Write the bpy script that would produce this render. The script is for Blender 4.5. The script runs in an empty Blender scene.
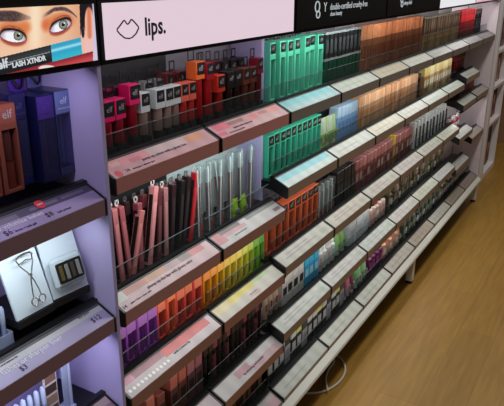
import bpy, bmesh, math, random
from mathutils import Vector, Matrix
random.seed(7)
S = bpy.context.scene
COL = S.collection
ZC = 1.87                                   # camera height above the floor

# ---------------------------------------------------------------- camera
yaw, pit, rol = 0.530666, 0.345590, 0.004141
f = Vector((math.cos(yaw)*math.cos(pit), math.sin(yaw)*math.cos(pit), -math.sin(pit)))
r = Vector((math.sin(yaw), -math.cos(yaw), 0)); u = r.cross(f)
r2 = r*math.cos(rol)+u*math.sin(rol); u2 = -r*math.sin(rol)+u*math.cos(rol)
M = Matrix((r2, u2, -f)).transposed().to_4x4(); M.translation = Vector((0, 0, ZC))
cam_d = bpy.data.cameras.new('camera'); cam_d.sensor_width = 36; cam_d.sensor_fit = 'HORIZONTAL'
cam_d.lens = 635.48/504*36; cam_d.clip_start = 0.02
cam = bpy.data.objects.new('camera', cam_d); COL.objects.link(cam); cam.matrix_world = M
S.camera = cam
# ---------------------------------------------------------------- world, lights, exposure
wd = bpy.data.worlds.new('world'); S.world = wd; wd.use_nodes = True
bgn = wd.node_tree.nodes['Background']; bgn.inputs[0].default_value = (0.92, 0.88, 0.84, 1); bgn.inputs[1].default_value = 0.115
def area(name, loc, rot, sx, sy, power, col, parent=None, spread=math.pi):
    l = bpy.data.lights.new(name, 'AREA'); l.shape = 'RECTANGLE'; l.size = sx; l.size_y = sy
    l.energy = power; l.color = col; l.spread = spread
    o = bpy.data.objects.new(name, l); COL.objects.link(o); o.location = loc; o.rotation_euler = rot
    if parent: o.parent = parent
    return o
area('ceiling_tube_light', (2.7, 0.45, 3.0), (0, 0, 0), 1.5, 0.30, 24, (1.0, 0.99, 0.92))
area('ceiling_tube_light', (4.9, 0.45, 3.0), (0, 0, 0), 1.6, 0.30, 15, (0.98, 0.99, 0.95))
area('ceiling_tube_light', (7.6, 0.2, 3.0), (0, 0, 0), 2.0, 0.4, 12, (1.0, 0.94, 0.82))
area('ceiling_tube_light', (0.6, 0.1, 3.0), (0, 0, 0), 1.2, 0.30, 4, (0.88, 0.86, 1.0))
LED_W = 1.0
vs = S.view_settings; vs.view_transform = 'Standard'; vs.look = 'None'; vs.gamma = 1.0; vs.exposure = 0.0
vs.use_curve_mapping = False
S.render.film_transparent = False

# ---------------------------------------------------------------- materials
def lin(c):
    return tuple((v/255/12.92 if v/255 <= .04045 else ((v/255+.055)/1.055)**2.4) for v in c[:3])
_m = {}
def mat(name, c, rough=.5, metal=0, noise=0, nscale=40, spec=.5, bump=0):
    k = (name, tuple(c), rough, metal, noise)
    if k in _m: return _m[k]
    m = bpy.data.materials.new(name); m.use_nodes = True; nt = m.node_tree
    b = nt.nodes['Principled BSDF']; L = lin(c)
    b.inputs['Base Color'].default_value = (*L, 1); b.inputs['Roughness'].default_value = rough
    b.inputs['Metallic'].default_value = metal; b.inputs['Specular IOR Level'].default_value = spec
    n = nt.nodes.new('ShaderNodeTexNoise'); n.inputs['Scale'].default_value = nscale
    tc = nt.nodes.new('ShaderNodeTexCoord'); nt.links.new(tc.outputs['Object'], n.inputs['Vector'])
    if noise:
        rp = nt.nodes.new('ShaderNodeMix'); rp.data_type = 'RGBA'
        rp.inputs[6].default_value = (*[v*(1-noise) for v in L], 1); rp.inputs[7].default_value = (*[min(1, v*(1+noise)) for v in L], 1)
        nt.links.new(n.outputs[0], rp.inputs[0]); nt.links.new(rp.outputs[2], b.inputs['Base Color'])
    else:
        mr = nt.nodes.new('ShaderNodeMapRange'); mr.inputs[3].default_value = max(0, rough-.06); mr.inputs[4].default_value = min(1, rough+.06)
        nt.links.new(n.outputs[0], mr.inputs[0]); nt.links.new(mr.outputs[0], b.inputs['Roughness'])
    _m[k] = m; return m
def emis(name, c, st):
    k = (name, tuple(c), st)
    if k in _m: return _m[k]
    m = bpy.data.materials.new(name); m.use_nodes = True; nt = m.node_tree; nt.nodes.clear()
    e = nt.nodes.new('ShaderNodeEmission'); e.inputs[0].default_value = (*lin(c), 1); e.inputs[1].default_value = st
    o = nt.nodes.new('ShaderNodeOutputMaterial'); nt.links.new(e.outputs[0], o.inputs[0]); _m[k] = m; return m
def glassy(name, c, tr=.75, rough=.08):
    k = (name, tuple(c), tr, rough)
    if k in _m: return _m[k]
    m = bpy.data.materials.new(name); m.use_nodes = True; nt = m.node_tree; b = nt.nodes['Principled BSDF']
    b.inputs['Base Color'].default_value = (*lin(c), 1); b.inputs['Roughness'].default_value = rough
    t = nt.nodes.new('ShaderNodeBsdfTransparent'); t.inputs[0].default_value = (*[.5+.5*v for v in lin(c)], 1)
    x = nt.nodes.new('ShaderNodeMixShader'); x.inputs[0].default_value = tr
    nt.links.new(b.outputs[0], x.inputs[1]); nt.links.new(t.outputs[0], x.inputs[2])
    nt.links.new(x.outputs[0], nt.nodes['Material Output'].inputs[0]); _m[k] = m; return m
def printed(name, emit=0, rough=.35):
    k = (name, emit, rough)
    if k in _m: return _m[k]
    m = bpy.data.materials.new(name); m.use_nodes = True; nt = m.node_tree; b = nt.nodes['Principled BSDF']
    a = nt.nodes.new('ShaderNodeAttribute'); a.attribute_name = 'print'
    nt.links.new(a.outputs[0], b.inputs['Base Color']); b.inputs['Roughness'].default_value = rough
    if emit:
        b.inputs['Base Color'].default_value = (0, 0, 0, 1)
        for l in list(b.inputs['Base Color'].links): nt.links.remove(l)
        nt.links.new(a.outputs[0], b.inputs['Emission Color']); b.inputs['Emission Strength'].default_value = emit
    _m[k] = m; return m
BLACK = mat('black_plastic', (16, 16, 19), .42)
BLK2 = mat('black_card', (20, 20, 23), .5)
WHITE = mat('white_plastic', (214, 212, 210), .4)
SILVER = mat('brushed_metal', (180, 182, 180), .3, .9)
INK = mat('dark_ink', (52, 46, 62), .7)
PALEINK = mat('pale_ink', (150, 150, 152), .6)
WINK = mat('white_ink', (220, 220, 222), .6)
ACRY = glassy('clear_acrylic', (205, 212, 212), .985, .08)
ACED = mat('acrylic_edge', (112, 122, 124), .2)
CLR = glassy('clear_tube_plastic', (226, 232, 232), .90, .10)
LAV = mat('lavender_laminate', (190, 178, 222), .45)
PINKG = mat('pale_pink_laminate', (228, 214, 220), .45)

# ---------------------------------------------------------------- mesh helpers
def link(name, me, parent=None, m=None, loc=None, rot=None):
    o = bpy.data.objects.new(name, me); COL.objects.link(o)
    if parent: o.parent = parent
    if m and not me.materials: me.materials.append(m)
    if loc: o.location = loc
    if rot: o.rotation_euler = rot
    return o
def bx(bm, x0, x1, y0, y1, z0, z1, bev=0):
    g = bmesh.ops.create_cube(bm, size=1)
    vs_ = g['verts']
    for v in vs_:
        v.co = Vector(((x0+x1)/2+v.co.x*(x1-x0), (y0+y1)/2+v.co.y*(y1-y0), (z0+z1)/2+v.co.z*(z1-z0)))
    if bev:
        es = list({e for v in vs_ for e in v.link_edges})
        bmesh.ops.bevel(bm, geom=es, offset=bev, segments=1, affect='EDGES')
    return bm
def prism(bm, prof, x0, x1):                 # closed (y, z) profile swept along x
    a = [bm.verts.new((x0, y, z)) for y, z in prof]; b = [bm.verts.new((x1, y, z)) for y, z in prof]
    n = len(prof)
    bm.faces.new(a); bm.faces.new(b[::-1])
    for i in range(n): bm.faces.new((a[i], b[i], b[(i+1) % n], a[(i+1) % n]))
    bmesh.ops.recalc_face_normals(bm, faces=bm.faces[:])
    return bm
def prismz(bm, prof, z0, z1):
    a = [bm.verts.new((x, y, z0)) for x, y in prof]; b = [bm.verts.new((x, y, z1)) for x, y in prof]
    n = len(prof); bm.faces.new(a[::-1]); bm.faces.new(b)
    for i in range(n): bm.faces.new((a[i], a[(i+1) % n], b[(i+1) % n], b[i]))
    bmesh.ops.recalc_face_normals(bm, faces=bm.faces[:]); return bm
def lathe(bm, prof, cx=0, cy=0, n=14):       # (radius, z) profile about the vertical
    rings = [[bm.verts.new((cx+rr*math.cos(2*math.pi*i/n), cy+rr*math.sin(2*math.pi*i/n), z)) for i in range(n)] for rr, z in prof]
    for A, B in zip(rings, rings[1:]):
        for i in range(n): bm.faces.new((A[i], A[(i+1) % n], B[(i+1) % n], B[i]))
    bm.faces.new(rings[0][::-1]); bm.faces.new(rings[-1])
    return bm
def tube(bm, pts, rad, n=8, closed=False):
    pts = [Vector(p) for p in pts]; rings = []; N = len(pts)
    up = Vector((0.13, .2, 1)).normalized()
    for i, p in enumerate(pts):
        a = pts[i-1] if (i or closed) else p; b = pts[(i+1) % N] if (i < N-1 or closed) else p
        t = (b-a).normalized(); s = t.cross(up)
        if s.length < .05: s = t.cross(Vector((1, 0, 0)))
        s.normalize(); w = s.cross(t)
        rings.append([bm.verts.new(p+s*rad*math.cos(2*math.pi*k/n)+w*rad*math.sin(2*math.pi*k/n)) for k in range(n)])
    m = N if closed else N-1
    for i in range(m):
        A, B = rings[i], rings[(i+1) % N]
        for k in range(n): bm.faces.new((A[k], A[(k+1) % n], B[(k+1) % n], B[k]))
    if not closed: bm.faces.new(rings[0][::-1]); bm.faces.new(rings[-1])
    bmesh.ops.recalc_face_normals(bm, faces=bm.faces[:]); return bm
def mk(bm, m, smooth=False, name='mesh'):
    me = bpy.data.meshes.new(name); bm.to_mesh(me); bm.free(); me.materials.append(m)
    if smooth:
        for p in me.polygons: p.use_smooth = True
        try: me.set_sharp_from_angle(angle=.7)
        except Exception: pass
    return me
def B(): return bmesh.new()
def box_me(x0, x1, y0, y1, z0, z1, m, bev=0): return mk(bx(B(), x0, x1, y0, y1, z0, z1, bev), m)
_t = {}
def text_me(s, size, m, depth=.0003, sq=1.0, bold=0):
    k = (s, round(size, 5), m.name, sq, bold)
    if k in _t: return _t[k]
    c = bpy.data.curves.new('lettering', 'FONT'); c.body = s; c.size = size; c.extrude = depth; c.offset = bold; c.align_x = 'LEFT'; c.resolution_u = 2
    o = bpy.data.objects.new('lettering', c); COL.objects.link(o)
    dg = bpy.context.evaluated_depsgraph_get(); me = bpy.data.meshes.new_from_object(o.evaluated_get(dg))
    bpy.data.objects.remove(o); bpy.data.curves.remove(c)
    for v in me.vertices: v.co.x *= sq
    me.materials.clear(); me.materials.append(m); _t[k] = me; return me
def grid_print(x0, x1, fn, nu, nv, corner, m):   # corner(u,v)->3D, fn(u,v)->sRGB
    me = bpy.data.meshes.new('print'); V = []; F = []; C = []
    for j in range(nv+1):
        for i in range(nu+1): V.append(corner(i/nu, j/nv))
    for j in range(nv):
        for i in range(nu):
            a = j*(nu+1)+i; F.append((a, a+1, a+nu+2, a+nu+1)); C.append(lin(fn((i+.5)/nu, (j+.5)/nv)))
    me.from_pydata(V, [], F); at = me.color_attributes.new('print', 'FLOAT_COLOR', 'CORNER')
    k = 0
    for fi, p in enumerate(me.polygons):
        for _ in p.vertices: at.data[k].color = (*C[fi], 1); k += 1
    me.materials.append(m); return me
def empty(name, loc=(0, 0, 0), rot=(0, 0, 0)):
    o = bpy.data.objects.new(name, None); COL.objects.link(o); o.location = loc; o.rotation_euler = rot; o.empty_display_size = .02; return o
def tag(o, label=None, cat=None, group=None, kind=None):
    if label: o['label'] = label
    if cat: o['category'] = cat
    if group: o['group'] = group
    if kind: o['kind'] = kind
    return o
KIDS = {}
def dup(root):
    c = root.copy(); COL.objects.link(c)
    for ch in KIDS[root]:
        d = ch.copy(); COL.objects.link(d); d.parent = c
        for g in KIDS.get(ch, []):
            h = g.copy(); COL.objects.link(h); h.parent = d
    return c
def part(name, me, parent, loc=None, rot=None, label=None):
    o = link(name, me, parent, loc=loc, rot=rot); KIDS.setdefault(parent, []).append(o)
    if label: o['label'] = label
    return o

# ---------------------------------------------------------------- the setting
fl = bpy.data.materials.new('wood_plank_floor'); fl.use_nodes = True; nt = fl.node_tree; b = nt.nodes['Principled BSDF']
tc = nt.nodes.new('ShaderNodeTexCoord')
br = nt.nodes.new('ShaderNodeTexBrick'); br.inputs['Scale'].default_value = 1; br.inputs['Brick Width'].default_value = 1.25; br.inputs['Row Height'].default_value = .19
br.inputs['Mortar Size'].default_value = .0011; br.offset = .37
br.inputs['Color1'].default_value = (*lin((172, 130, 56)), 1); br.inputs['Color2'].default_value = (*lin((158, 117, 48)), 1); br.inputs['Mortar'].default_value = (*lin((132, 100, 50)), 1)
mp = nt.nodes.new('ShaderNodeMapping'); mp.inputs['Scale'].default_value = (2.2, 26, 1); ns = nt.nodes.new('ShaderNodeTexNoise'); ns.inputs['Scale'].default_value = 1.6; ns.inputs['Detail'].default_value = 6
mx = nt.nodes.new('ShaderNodeMix'); mx.data_type = 'RGBA'; mx.blend_type = 'MULTIPLY'; mx.inputs[0].default_value = .55
cr = nt.nodes.new('ShaderNodeValToRGB'); cr.color_ramp.elements[0].position = .3; cr.color_ramp.elements[0].color = (.55, .5, .42, 1); cr.color_ramp.elements[1].position = .7; cr.color_ramp.elements[1].color = (1, 1, 1, 1)
nt.links.new(tc.outputs['Object'], br.inputs['Vector']); nt.links.new(tc.outputs['Object'], mp.inputs[0]); nt.links.new(mp.outputs[0], ns.inputs['Vector'])
nt.links.new(ns.outputs[0], cr.inputs[0]); nt.links.new(br.outputs[0], mx.inputs[6]); nt.links.new(cr.outputs[0], mx.inputs[7]); nt.links.new(mx.outputs[2], b.inputs['Base Color'])
b.inputs['Roughness'].default_value = .42; b.inputs['Specular IOR Level'].default_value = .35
tag(link('floor', box_me(-1.5, 13, -5, 1.3, -.05, 0, fl)), kind='structure')
tag(link('wall_left', box_me(-1.5, 13, 1.3, 1.4, 0, 3.2, mat('dark_wall_paint', (92, 88, 90), .8, 0, .05))), kind='structure')
tag(link('wall_far', box_me(9.3, 9.4, -5, 1.3, 0, 3.2, mat('tan_wall_paint', (150, 112, 72), .7, 0, .08))), kind='structure')
tag(link('baseboard_far', box_me(9.26, 9.3, -5, 1.3, 0, .10, mat('black_skirting', (24, 22, 22), .5))), kind='structure')

# ---------------------------------------------------------------- the wall fixture
YF, YB = .985, 1.22
def KX(k): return 1.038+.45*k
fx = empty('wall_display_fixture', (1.03, 1.0, 0))
tag(fx, 'long makeup wall display fixture with lavender divider, back panels and white base rail', 'display fixture')
def fpart(name, me, label=None):
    o = part(name, me, fx, loc=(-1.03, -1.0, 0)); 
    if label: o['label'] = label
    return o
fpart('back_panel', box_me(.12, 1.02, YB, YB+.02, .2, 1.84, mat('lavender_back', (176, 160, 214), .5)), 'lavender back panel of the nearest bay')
fpart('back_panel', box_me(1.032, 1.938, YB, YB+.02, .2, 1.84, mat('grey_back', (118, 112, 124), .5)), 'grey back panel under the lips sign')
for i, k in enumerate((2, 4, 6, 8)):
    fpart('back_panel', box_me(KX(k)+.002, KX(k+2)-.002, YB, YB+.02, .2, 1.84, mat('grey_back', ((118, 112, 124), (110, 106, 112), (110, 106, 112), (206, 194, 200))[i], .5)))
fpart('divider', mk(bx(B(), 1.020, 1.032, YF, YB, .12, 1.84, .001), LAV), 'lavender divider panel beside the nearest bay')
fpart('divider', mk(bx(B(), 1.927, 1.945, 1.095, YB, .3, 1.69, .001), LAV), 'narrow lavender fin at the end of the lips bay')
for k in (4, 6, 8):
    fpart('divider', mk(bx(B(), KX(k)-.005, KX(k)+.005, 1.13, YB, .3, 1.69, .001), PINKG))
fpart('divider', mk(bx(B(), 5.55, 5.60, YF, YB, .18, 1.84, .002), PINKG), 'pale pink end panel')
RAIL = mat('white_metal', (226, 224, 216), .35)
fpart('base_rail', mk(prism(B(), [(.99, .219), (.957, .196), (.954, .184), (.960, .178), (1.0, .178), (1.0, .219)], 1.03, 5.575), RAIL), 'white base rail')
fpart('base_panel', mk(bx(B(), 1.03, 5.575, 1.0, YB, .178, .195), BLACK))
for x in (1.93, 3.70, 5.52):
    fpart('leg', mk(bx(B(), x-.022, x+.022, .968, 1.012, .018, .178, .003), RAIL))
    fpart('foot', mk(lathe(B(), [(.02, 0), (.02, .012), (.01, .016), (.01, .020)], x, .990), BLACK))

# ---------------------------------------------------------------- shelves with price rails
PRN = printed('printed_label', 0, .38)
SL = math.atan2(.030, .060)
RAILF = mat('price_rail_front', (150, 128, 112), .45)
RAILP = mat('price_rail_rose', (150, 104, 102), .45)
def pat(base, *patches, stripes=None):
    def fn(uu, vv):
        c = base
        for (a, b_, c0, c1, col) in patches:
            if a <= uu <= b_ and c0 <= vv <= c1: c = tuple(base[q]*.28+col[q]*.72 for q in range(3))
        return c
    return fn
def shelf(x0, x1, z, fn0, label, front=RAILF, group='price rail shelves', texts=(), guard=True, end=False, tray_y=YB-.004):
    t = empty('display_shelf', (x0, YF, z)); tag(t, label, 'shelf', group)
    L = x1-x0; g = .0065
    fn = lambda a, v: tuple(q*(.91+.03*math.sin(a*37+z*50)) for q in fn0(a, v))
    part('tray', mk(prism(B(), [(.058, .036), (.072, .036), (.074, .014), (tray_y-YF, .014), (tray_y-YF, -.002), (.066, -.018), (.012, -.040), (.012, -.034), (.05, .01)], 0, L), BLACK), t)
    part('price_rail', mk(prism(B(), [(0, 0), (.0, -.038), (.012, -.040), (.062, .002), (.060, .030)], g, L-g), front), t)
    for q0, q1 in ((0.0005, g-.0005), (L-g+.0005, L-.0005)):
        part('end_cap', mk(prism(B(), [(-.0005, .0015), (-.0005, -.040), (.012, -.042), (.064, .0), (.0635, .033)], q0, q1), BLACK), t)
    e = .0006
    ins = part('label_insert', grid_print(0, L, fn, max(12, int(L*90)), 8, lambda uu, vv: (g+.001+uu*(L-2*g-.002), .001+vv*.052-e*.45, vv*.026+.0005+e), PRN), t)
    part('back_lip', mk(prism(B(), [(.0527, .0269), (.0600, .0306), (.0598, .0322), (.0523, .0286)], g, L-g), BLACK), t)
    for (s, xx, v, size, m) in texts:
        part('lettering', text_me(s, size, m), t, loc=(xx, .001+v*.052-.0006, v*.026+.0016), rot=(SL, 0, 0))
    if guard:
        part('acrylic_guard', mk(bx(B(), .01, L-.01, .071, .0725, .03, .085), ACRY), t)
        part('guard_edge', mk(bx(B(), .01, L-.01, .0705, .0730, .085, .0865), ACED), t)
    return t
def led(x0, x1, z, p, col=(.93, .97, 1.0), label=None, rose=False):
    t = empty('led_light_bar', (x0, YF+.02, z-.046)); tag(t, label, 'light bar', 'light bars under the shelves')
    part('housing', mk(bx(B(), .01, x1-x0-.01, -.006, .012, 0, .010, .001), BLACK), t)
    a = area('shelf_light', ((x1-x0)/2, .004, -.003), (math.radians(28), 0, 0), (x1-x0)*.92, .012, p*LED_W, col, t)
    return t
W0 = (186, 190, 178)
# nearest bay
shelf(.138, 1.018, 1.383, pat((162, 144, 186), (0, 1, .62, 1, (46, 40, 58)), (.64, .76, .66, .82, (96, 96, 100)), (.5, .57, .66, .82, (84, 84, 90)), (.80, .88, .7, .84, (100, 98, 108)), (.9, .97, .7, .84, (96, 94, 104))),
      'shelf with lavender price label reading lift or volumize lashes beside divider', mat('price_rail_plum', (140, 108, 116), .45), texts=[('lift or volumize lashes', .575, .40, .016, WINK), ('$6', .605, .12, .019, INK), ('$8', .715, .20, .019, INK), ('brow + lash gel', .63, .12, .0085, INK), ('lash primer', .745, .2, .0085, INK)], guard=False)
shelf(.138, 1.018, 1.074, pat((168, 156, 196), (0, 1, .68, .93, (196, 196, 186)), (0, 1, .93, 1, (30, 28, 34))),
      'shelf with lavender and cream price label reading lashes or sharpen liner', mat('price_rail_plum', (140, 108, 116), .45), texts=[('lashes or sharpen liner', .565, .42, .018, WINK), ('$3', .60, .16, .018, INK), ('$12', .82, .3, .020, INK), ('natural lashes kit', .565, .76, .008, INK), ('liner pencil', .80, .8, .008, INK)], guard=False)
shelf(.138, 1.018, .800, pat((150, 120, 128), (0, 1, .6, 1, (190, 170, 160))), 'lowest shelf of the nearest bay with dusky pink label', guard=False)
# red circle mark on the upper label
mk_ = bpy.data.objects
def disc_me(rad, m): 
    bm = B(); bmesh.ops.create_circle(bm, cap_ends=True, radius=rad, segments=24); 
    for v in bm.verts: v.co.y *= 1.0
    return mk(bm, m)
sh0 = [o for o in COL.objects if o.name.startswith('display_shelf')][0]
part('sticker', disc_me(.0125, mat('red_sticker', (200, 40, 62), .4)), sh0, loc=(.728, .046, .0255), rot=(SL, 0, 0), label='round red sticker')
part('lettering', text_me('new', .009, WINK), sh0, loc=(.720, .0435, .0250), rot=(SL, 0, 0))

PK = (200, 150, 154)
zA, zB1, zC1, zD1, zE = 1.420, 1.069, .810, .503, .235
zB2, zC2, zD2 = 1.147, .832, .546
shelf(1.048, 1.494, zA, pat(PK, (0, .38, .5, 1, (222, 142, 148)), (.05, .12, .6, .9, (236, 186, 180)), (.2, .3, .55, .8, (210, 110, 124)), (.38, .78, .55, 1, (206, 186, 186)), (.76, .93, .55, .93, (222, 148, 84))),
      'top shelf under lips sign, pink label with orange patch', mat('price_rail_pink', (186, 124, 118), .45), texts=[('pump up colour with a glossy hue', .13, .40, .0135, INK), ('14', .052, .12, .015, INK), ('lip lacquer + shimmer gloss', .078, .14, .0075, INK)])
shA = [o for o in COL.objects if o.name.startswith('display_shelf')][-1]
part('sticker', disc_me(.011, mat('red_sticker', (200, 40, 62), .4)), shA, loc=(.028, .0105, .0065), rot=(SL, 0, 0), label='round red sticker')
shelf(1.502, 1.934, zA, pat(PK, (.02, .2, .5, 1, (224, 88, 112)), (.0, .1, .15, .35, (226, 70, 96)), (.2, .42, .62, .92, (132, 92, 84)), (.5, .64, .55, .9, (228, 120, 120)), (.66, .8, .6, .9, (176, 96, 84)), (.82, .97, .55, .95, (228, 130, 120))),
      'top shelf at right end of lips sign, label patched rose and brown', mat('price_rail_pink', (186, 124, 118), .45), texts=[('hydrate with a sheer tint', .10, .34, .011, INK), ('all day wear, creamy finish', .06, .12, .008, INK)])
shelf(1.048, 1.494, zB1, pat((206, 166, 172), (0, .10, .55, 1, (206, 210, 196)), (.10, .30, .6, .95, (184, 106, 88)), (.3, .5, .6, 1, (190, 132, 96)), (.5, .66, .6, 1, (172, 136, 140)), (.66, .78, .6, 1, (128, 108, 108)), (.78, .92, .6, 1, (204, 96, 100))),
      'second lips shelf down on the left, mauve label reading plump up the lips', mat('price_rail_mauve', (178, 128, 120), .45), texts=[('plump up the lips with glossy color', .12, .36, .0145, INK), ('14', .010, .14, .015, INK), ('gloss + liner + sheer slick', .04, .18, .008, INK)])
shelf(1.502, 1.926, zB1, pat((196, 188, 188), (0, .14, .3, 1, (208, 108, 118)), (.1, .4, .72, 1, (110, 84, 90)), (.14, .45, .5, .7, (206, 140, 146)), (.5, 1, .7, 1, (104, 108, 108)), (.86, .97, .3, .5, (110, 90, 92))),
      'second lips shelf down on the right, pale label fading to grey', mat('price_rail_brown', (166, 118, 106), .45), texts=[('high shine lip lacquer', .10, .3, .009, PALEINK)])
shelf(1.048, 1.494, zC1, pat((206, 200, 206), (0, .12, .6, 1, (218, 122, 160)), (.12, .42, .6, 1, (150, 74, 96)), (.42, .95, .55, 1, (214, 60, 62))),
      'third lips shelf down on the left, white label with red band', mat('price_rail_brown', (166, 118, 106), .45), texts=[('with a tinted lip', .22, .36, .0125, INK)])
for q in range(11):
    part('dot_mark', disc_me(.0052, mat('white_dot', (242, 244, 246), .3)), [o for o in COL.objects if o.name.startswith('display_shelf')][-1], loc=(.02+q*.0165, .0165, .0096), rot=(SL, 0, 0))
shelf(1.502, 1.926, zC1, pat((206, 206, 196), (0, .35, .5, 1, (222, 214, 150)), (.2, .6, .68, 1, (228, 214, 70)), (.6, .9, .7, 1, (170, 206, 130)), (.45, .6, .1, .4, (214, 170, 176))),
      'third lips shelf down on the right, cream label with yellow and green', mat('price_rail_brown', (166, 118, 106), .45), texts=[('lip oil, balm', .2, .3, .009, PALEINK)])
shelf(1.048, 1.494, zD1, pat((204, 190, 196)), 'fourth lips shelf down on the left, mostly below the frame', mat('price_rail_brown', (166, 118, 106), .45))
shelf(1.502, 1.930, zD1, pat((206, 204, 204), (.3, .5, .4, .9, (198, 130, 146)), (.5, .95, 0, .5, (206, 160, 172))),
      'fourth lips shelf down on the right, white label with rose patch', mat('price_rail_brown', (166, 118, 106), .45), texts=[('lip plumping and powder', .16, .3, .014, INK)])
shelf(1.502, 1.930, zE, pat((204, 160, 170), (0, 1, .6, 1, (190, 190, 186))), 'bottom shelf of the lips bay with dusty pink label')
nth = ['first', 'second', 'third', 'fourth', 'fifth', 'sixth', 'seventh', 'eighth']
def hue(c, d): return tuple(max(0, min(255, v+dd)) for v, dd in zip(c, d))
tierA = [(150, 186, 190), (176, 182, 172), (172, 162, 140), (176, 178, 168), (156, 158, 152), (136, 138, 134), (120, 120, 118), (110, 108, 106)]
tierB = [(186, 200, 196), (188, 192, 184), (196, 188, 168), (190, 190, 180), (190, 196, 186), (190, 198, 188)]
for i in range(8):
    k = 2+i
    b_ = tierA[i]
    fn = pat(b_, (0, .96, .55, .97, (104, 186, 194)), (.1, .8, .15, .3, (176, 190, 186))) if i == 0 else pat(b_, (.12, .6, .35, .48, hue(b_, (-26, -26, -26))), (0, 1, .9, 1, hue(b_, (-40, -40, -40))))
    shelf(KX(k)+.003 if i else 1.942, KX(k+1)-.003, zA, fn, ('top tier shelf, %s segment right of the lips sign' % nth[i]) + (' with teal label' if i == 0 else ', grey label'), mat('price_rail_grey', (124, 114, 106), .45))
for i in range(6):
    k = 2+i; b_ = tierB[i]
    fn = pat(b_, (0, .98, .52, .97, (96, 186, 200)), (.05, .6, .2, .3, (150, 176, 170))) if i == 0 else pat(b_, (.1, .62, .40, .52, hue(b_, (-34, -34, -34))), (.2, .5, .7, .78, hue(b_, (-30, -14, -20))))
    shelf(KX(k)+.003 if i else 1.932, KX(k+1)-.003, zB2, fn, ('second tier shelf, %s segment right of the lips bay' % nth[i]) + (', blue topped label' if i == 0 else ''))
for tname, z_, xs, cc in (('third', zC2, 1.928, (204, 204, 196)), ('fourth', zD2, 1.926, (200, 204, 196))):
    for i in range(6):
        k = 2+i; b_ = hue(cc, (random.randint(-6, 6), random.randint(-4, 4), random.randint(-10, 2)))
        shelf(KX(k)+.003 if i else xs, KX(k+1)-.003, z_, pat(b_, (.1, .7, .42, .52, hue(b_, (-30, -38, -30))), (.15, .55, .66, .74, hue(b_, (-18, -40, -30))), (.8, .95, .3, .6, hue(b_, (-20, -16, -24)))),
              '%s tier shelf, %s segment right of the lips bay, whitish label' % (tname, nth[i]))
for i in range(8):
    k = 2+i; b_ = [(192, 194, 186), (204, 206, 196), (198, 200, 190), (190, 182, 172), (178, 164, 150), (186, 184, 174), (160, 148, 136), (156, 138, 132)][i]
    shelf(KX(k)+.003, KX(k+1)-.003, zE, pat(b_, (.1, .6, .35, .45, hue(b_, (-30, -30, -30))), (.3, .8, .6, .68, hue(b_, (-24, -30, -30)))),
          'bottom tier shelf, %s segment right of the lips bay' % nth[i])
# last bay: staggered short shelves
for k, dz, lab in ((8, -.690, 'highest short shelf of the last bay, nearer half'), (8, -.886, 'second short shelf of the last bay, nearer half'), (8, -1.132, 'third short shelf of the last bay, nearer half'), (8, -1.370, 'lowest short shelf of the last bay, nearer half'),
                   (9, -.883, 'upper short shelf against the pale pink end panel'), (9, -1.223, 'lower short shelf against the pale pink end panel')):
    b_ = (188, 190, 184) if k == 8 else (166, 156, 148)
    shelf(KX(k)+.035, KX(k+1)+.02 if k == 8 else 5.545, ZC+dz, pat(b_, (.1, .6, .4, .5, hue(b_, (-30, -30, -30)))), lab, tray_y=1.13, guard=False)

# light bars
led(.16, 1.0, 1.383, 1.05, (.84, .92, 1.0), 'light bar under the upper shelf of the nearest bay')
led(.16, 1.0, 1.074, 1.3, (.74, .76, 1.0), 'light bar under the second shelf of the nearest bay')
led(1.06, 1.92, zA, 1.1, (.84, .98, .96), 'light bar under the top lips shelf')
led(1.06, 1.92, zB1, .55, (1, .92, .88), 'light bar under the second lips shelf')
led(1.06, 1.92, zC1, .3, (1, .92, .9), 'light bar under the third lips shelf')
for z_, p, n_ in ((zA, .8, 'top'), (zB2, .45, 'second'), (zC2, .60, 'third'), (zD2, .55, 'fourth')):
    for k, w_ in ((2, 'first'), (4, 'second'), (6, 'third')):
        led(KX(k)+.01, KX(k+2)-.01, z_, p, (.96, .98, .95), 'light bar under the %s tier, %s bay right of lips' % (n_, w_))
for k0_, xa, xb, p, c_, n_ in ((0, .16, 1.0, .95, (.78, .72, 1.0), 'poster of two eyes'), (1, 1.06, 1.92, .55, (.98, .92, 1.0), 'lips sign'), (2, 1.95, 2.82, .95, (.94, 1, .98), 'first black sign'), (3, 2.85, 3.72, .5, (1, .96, .9), 'second black sign'), (4, 3.75, 4.62, .5, (1, .96, .9), 'white sign'), (5, 4.65, 5.5, 1.1, (1, .97, .97), 'far pink sign')):
    led(xa, xb, 1.7265, p, c_, 'light bar under the %s' % n_)
led(4.7, 5.5, ZC-.90, .45, (1, .97, .97), 'light bar in the last bay')
# ---------------------------------------------------------------- header signs
YH = .979
FR = mat('header_frame', (8, 8, 10), .55, spec=.2)
def header(x0, x1, m, label, ztop=1.8115, zb=1.694):
    t = empty('header_sign', (x0, YH, zb)); tag(t, label, 'sign', None)
    L = x1-x0; h = ztop-zb
    bm = B(); bx(bm, 0, L, .004, .10, -.010, h+.025); 
    part('sign_box', mk(bm, FR), t)
    if m: part('sign_face', mk(bx(B(), .012, L-.006, 0, .004, 0, h), m), t)
    return t
# poster: colours laid out on the flat printed sheet
Hm = ((0.50731, 0.0039, -0.82596), (0.29007, 0.94087, 0.16774), (0.81148, -0.33875, 0.45639))
_a, _b, _c = Vector((.50731, .0039, 0)), None, None
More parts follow.
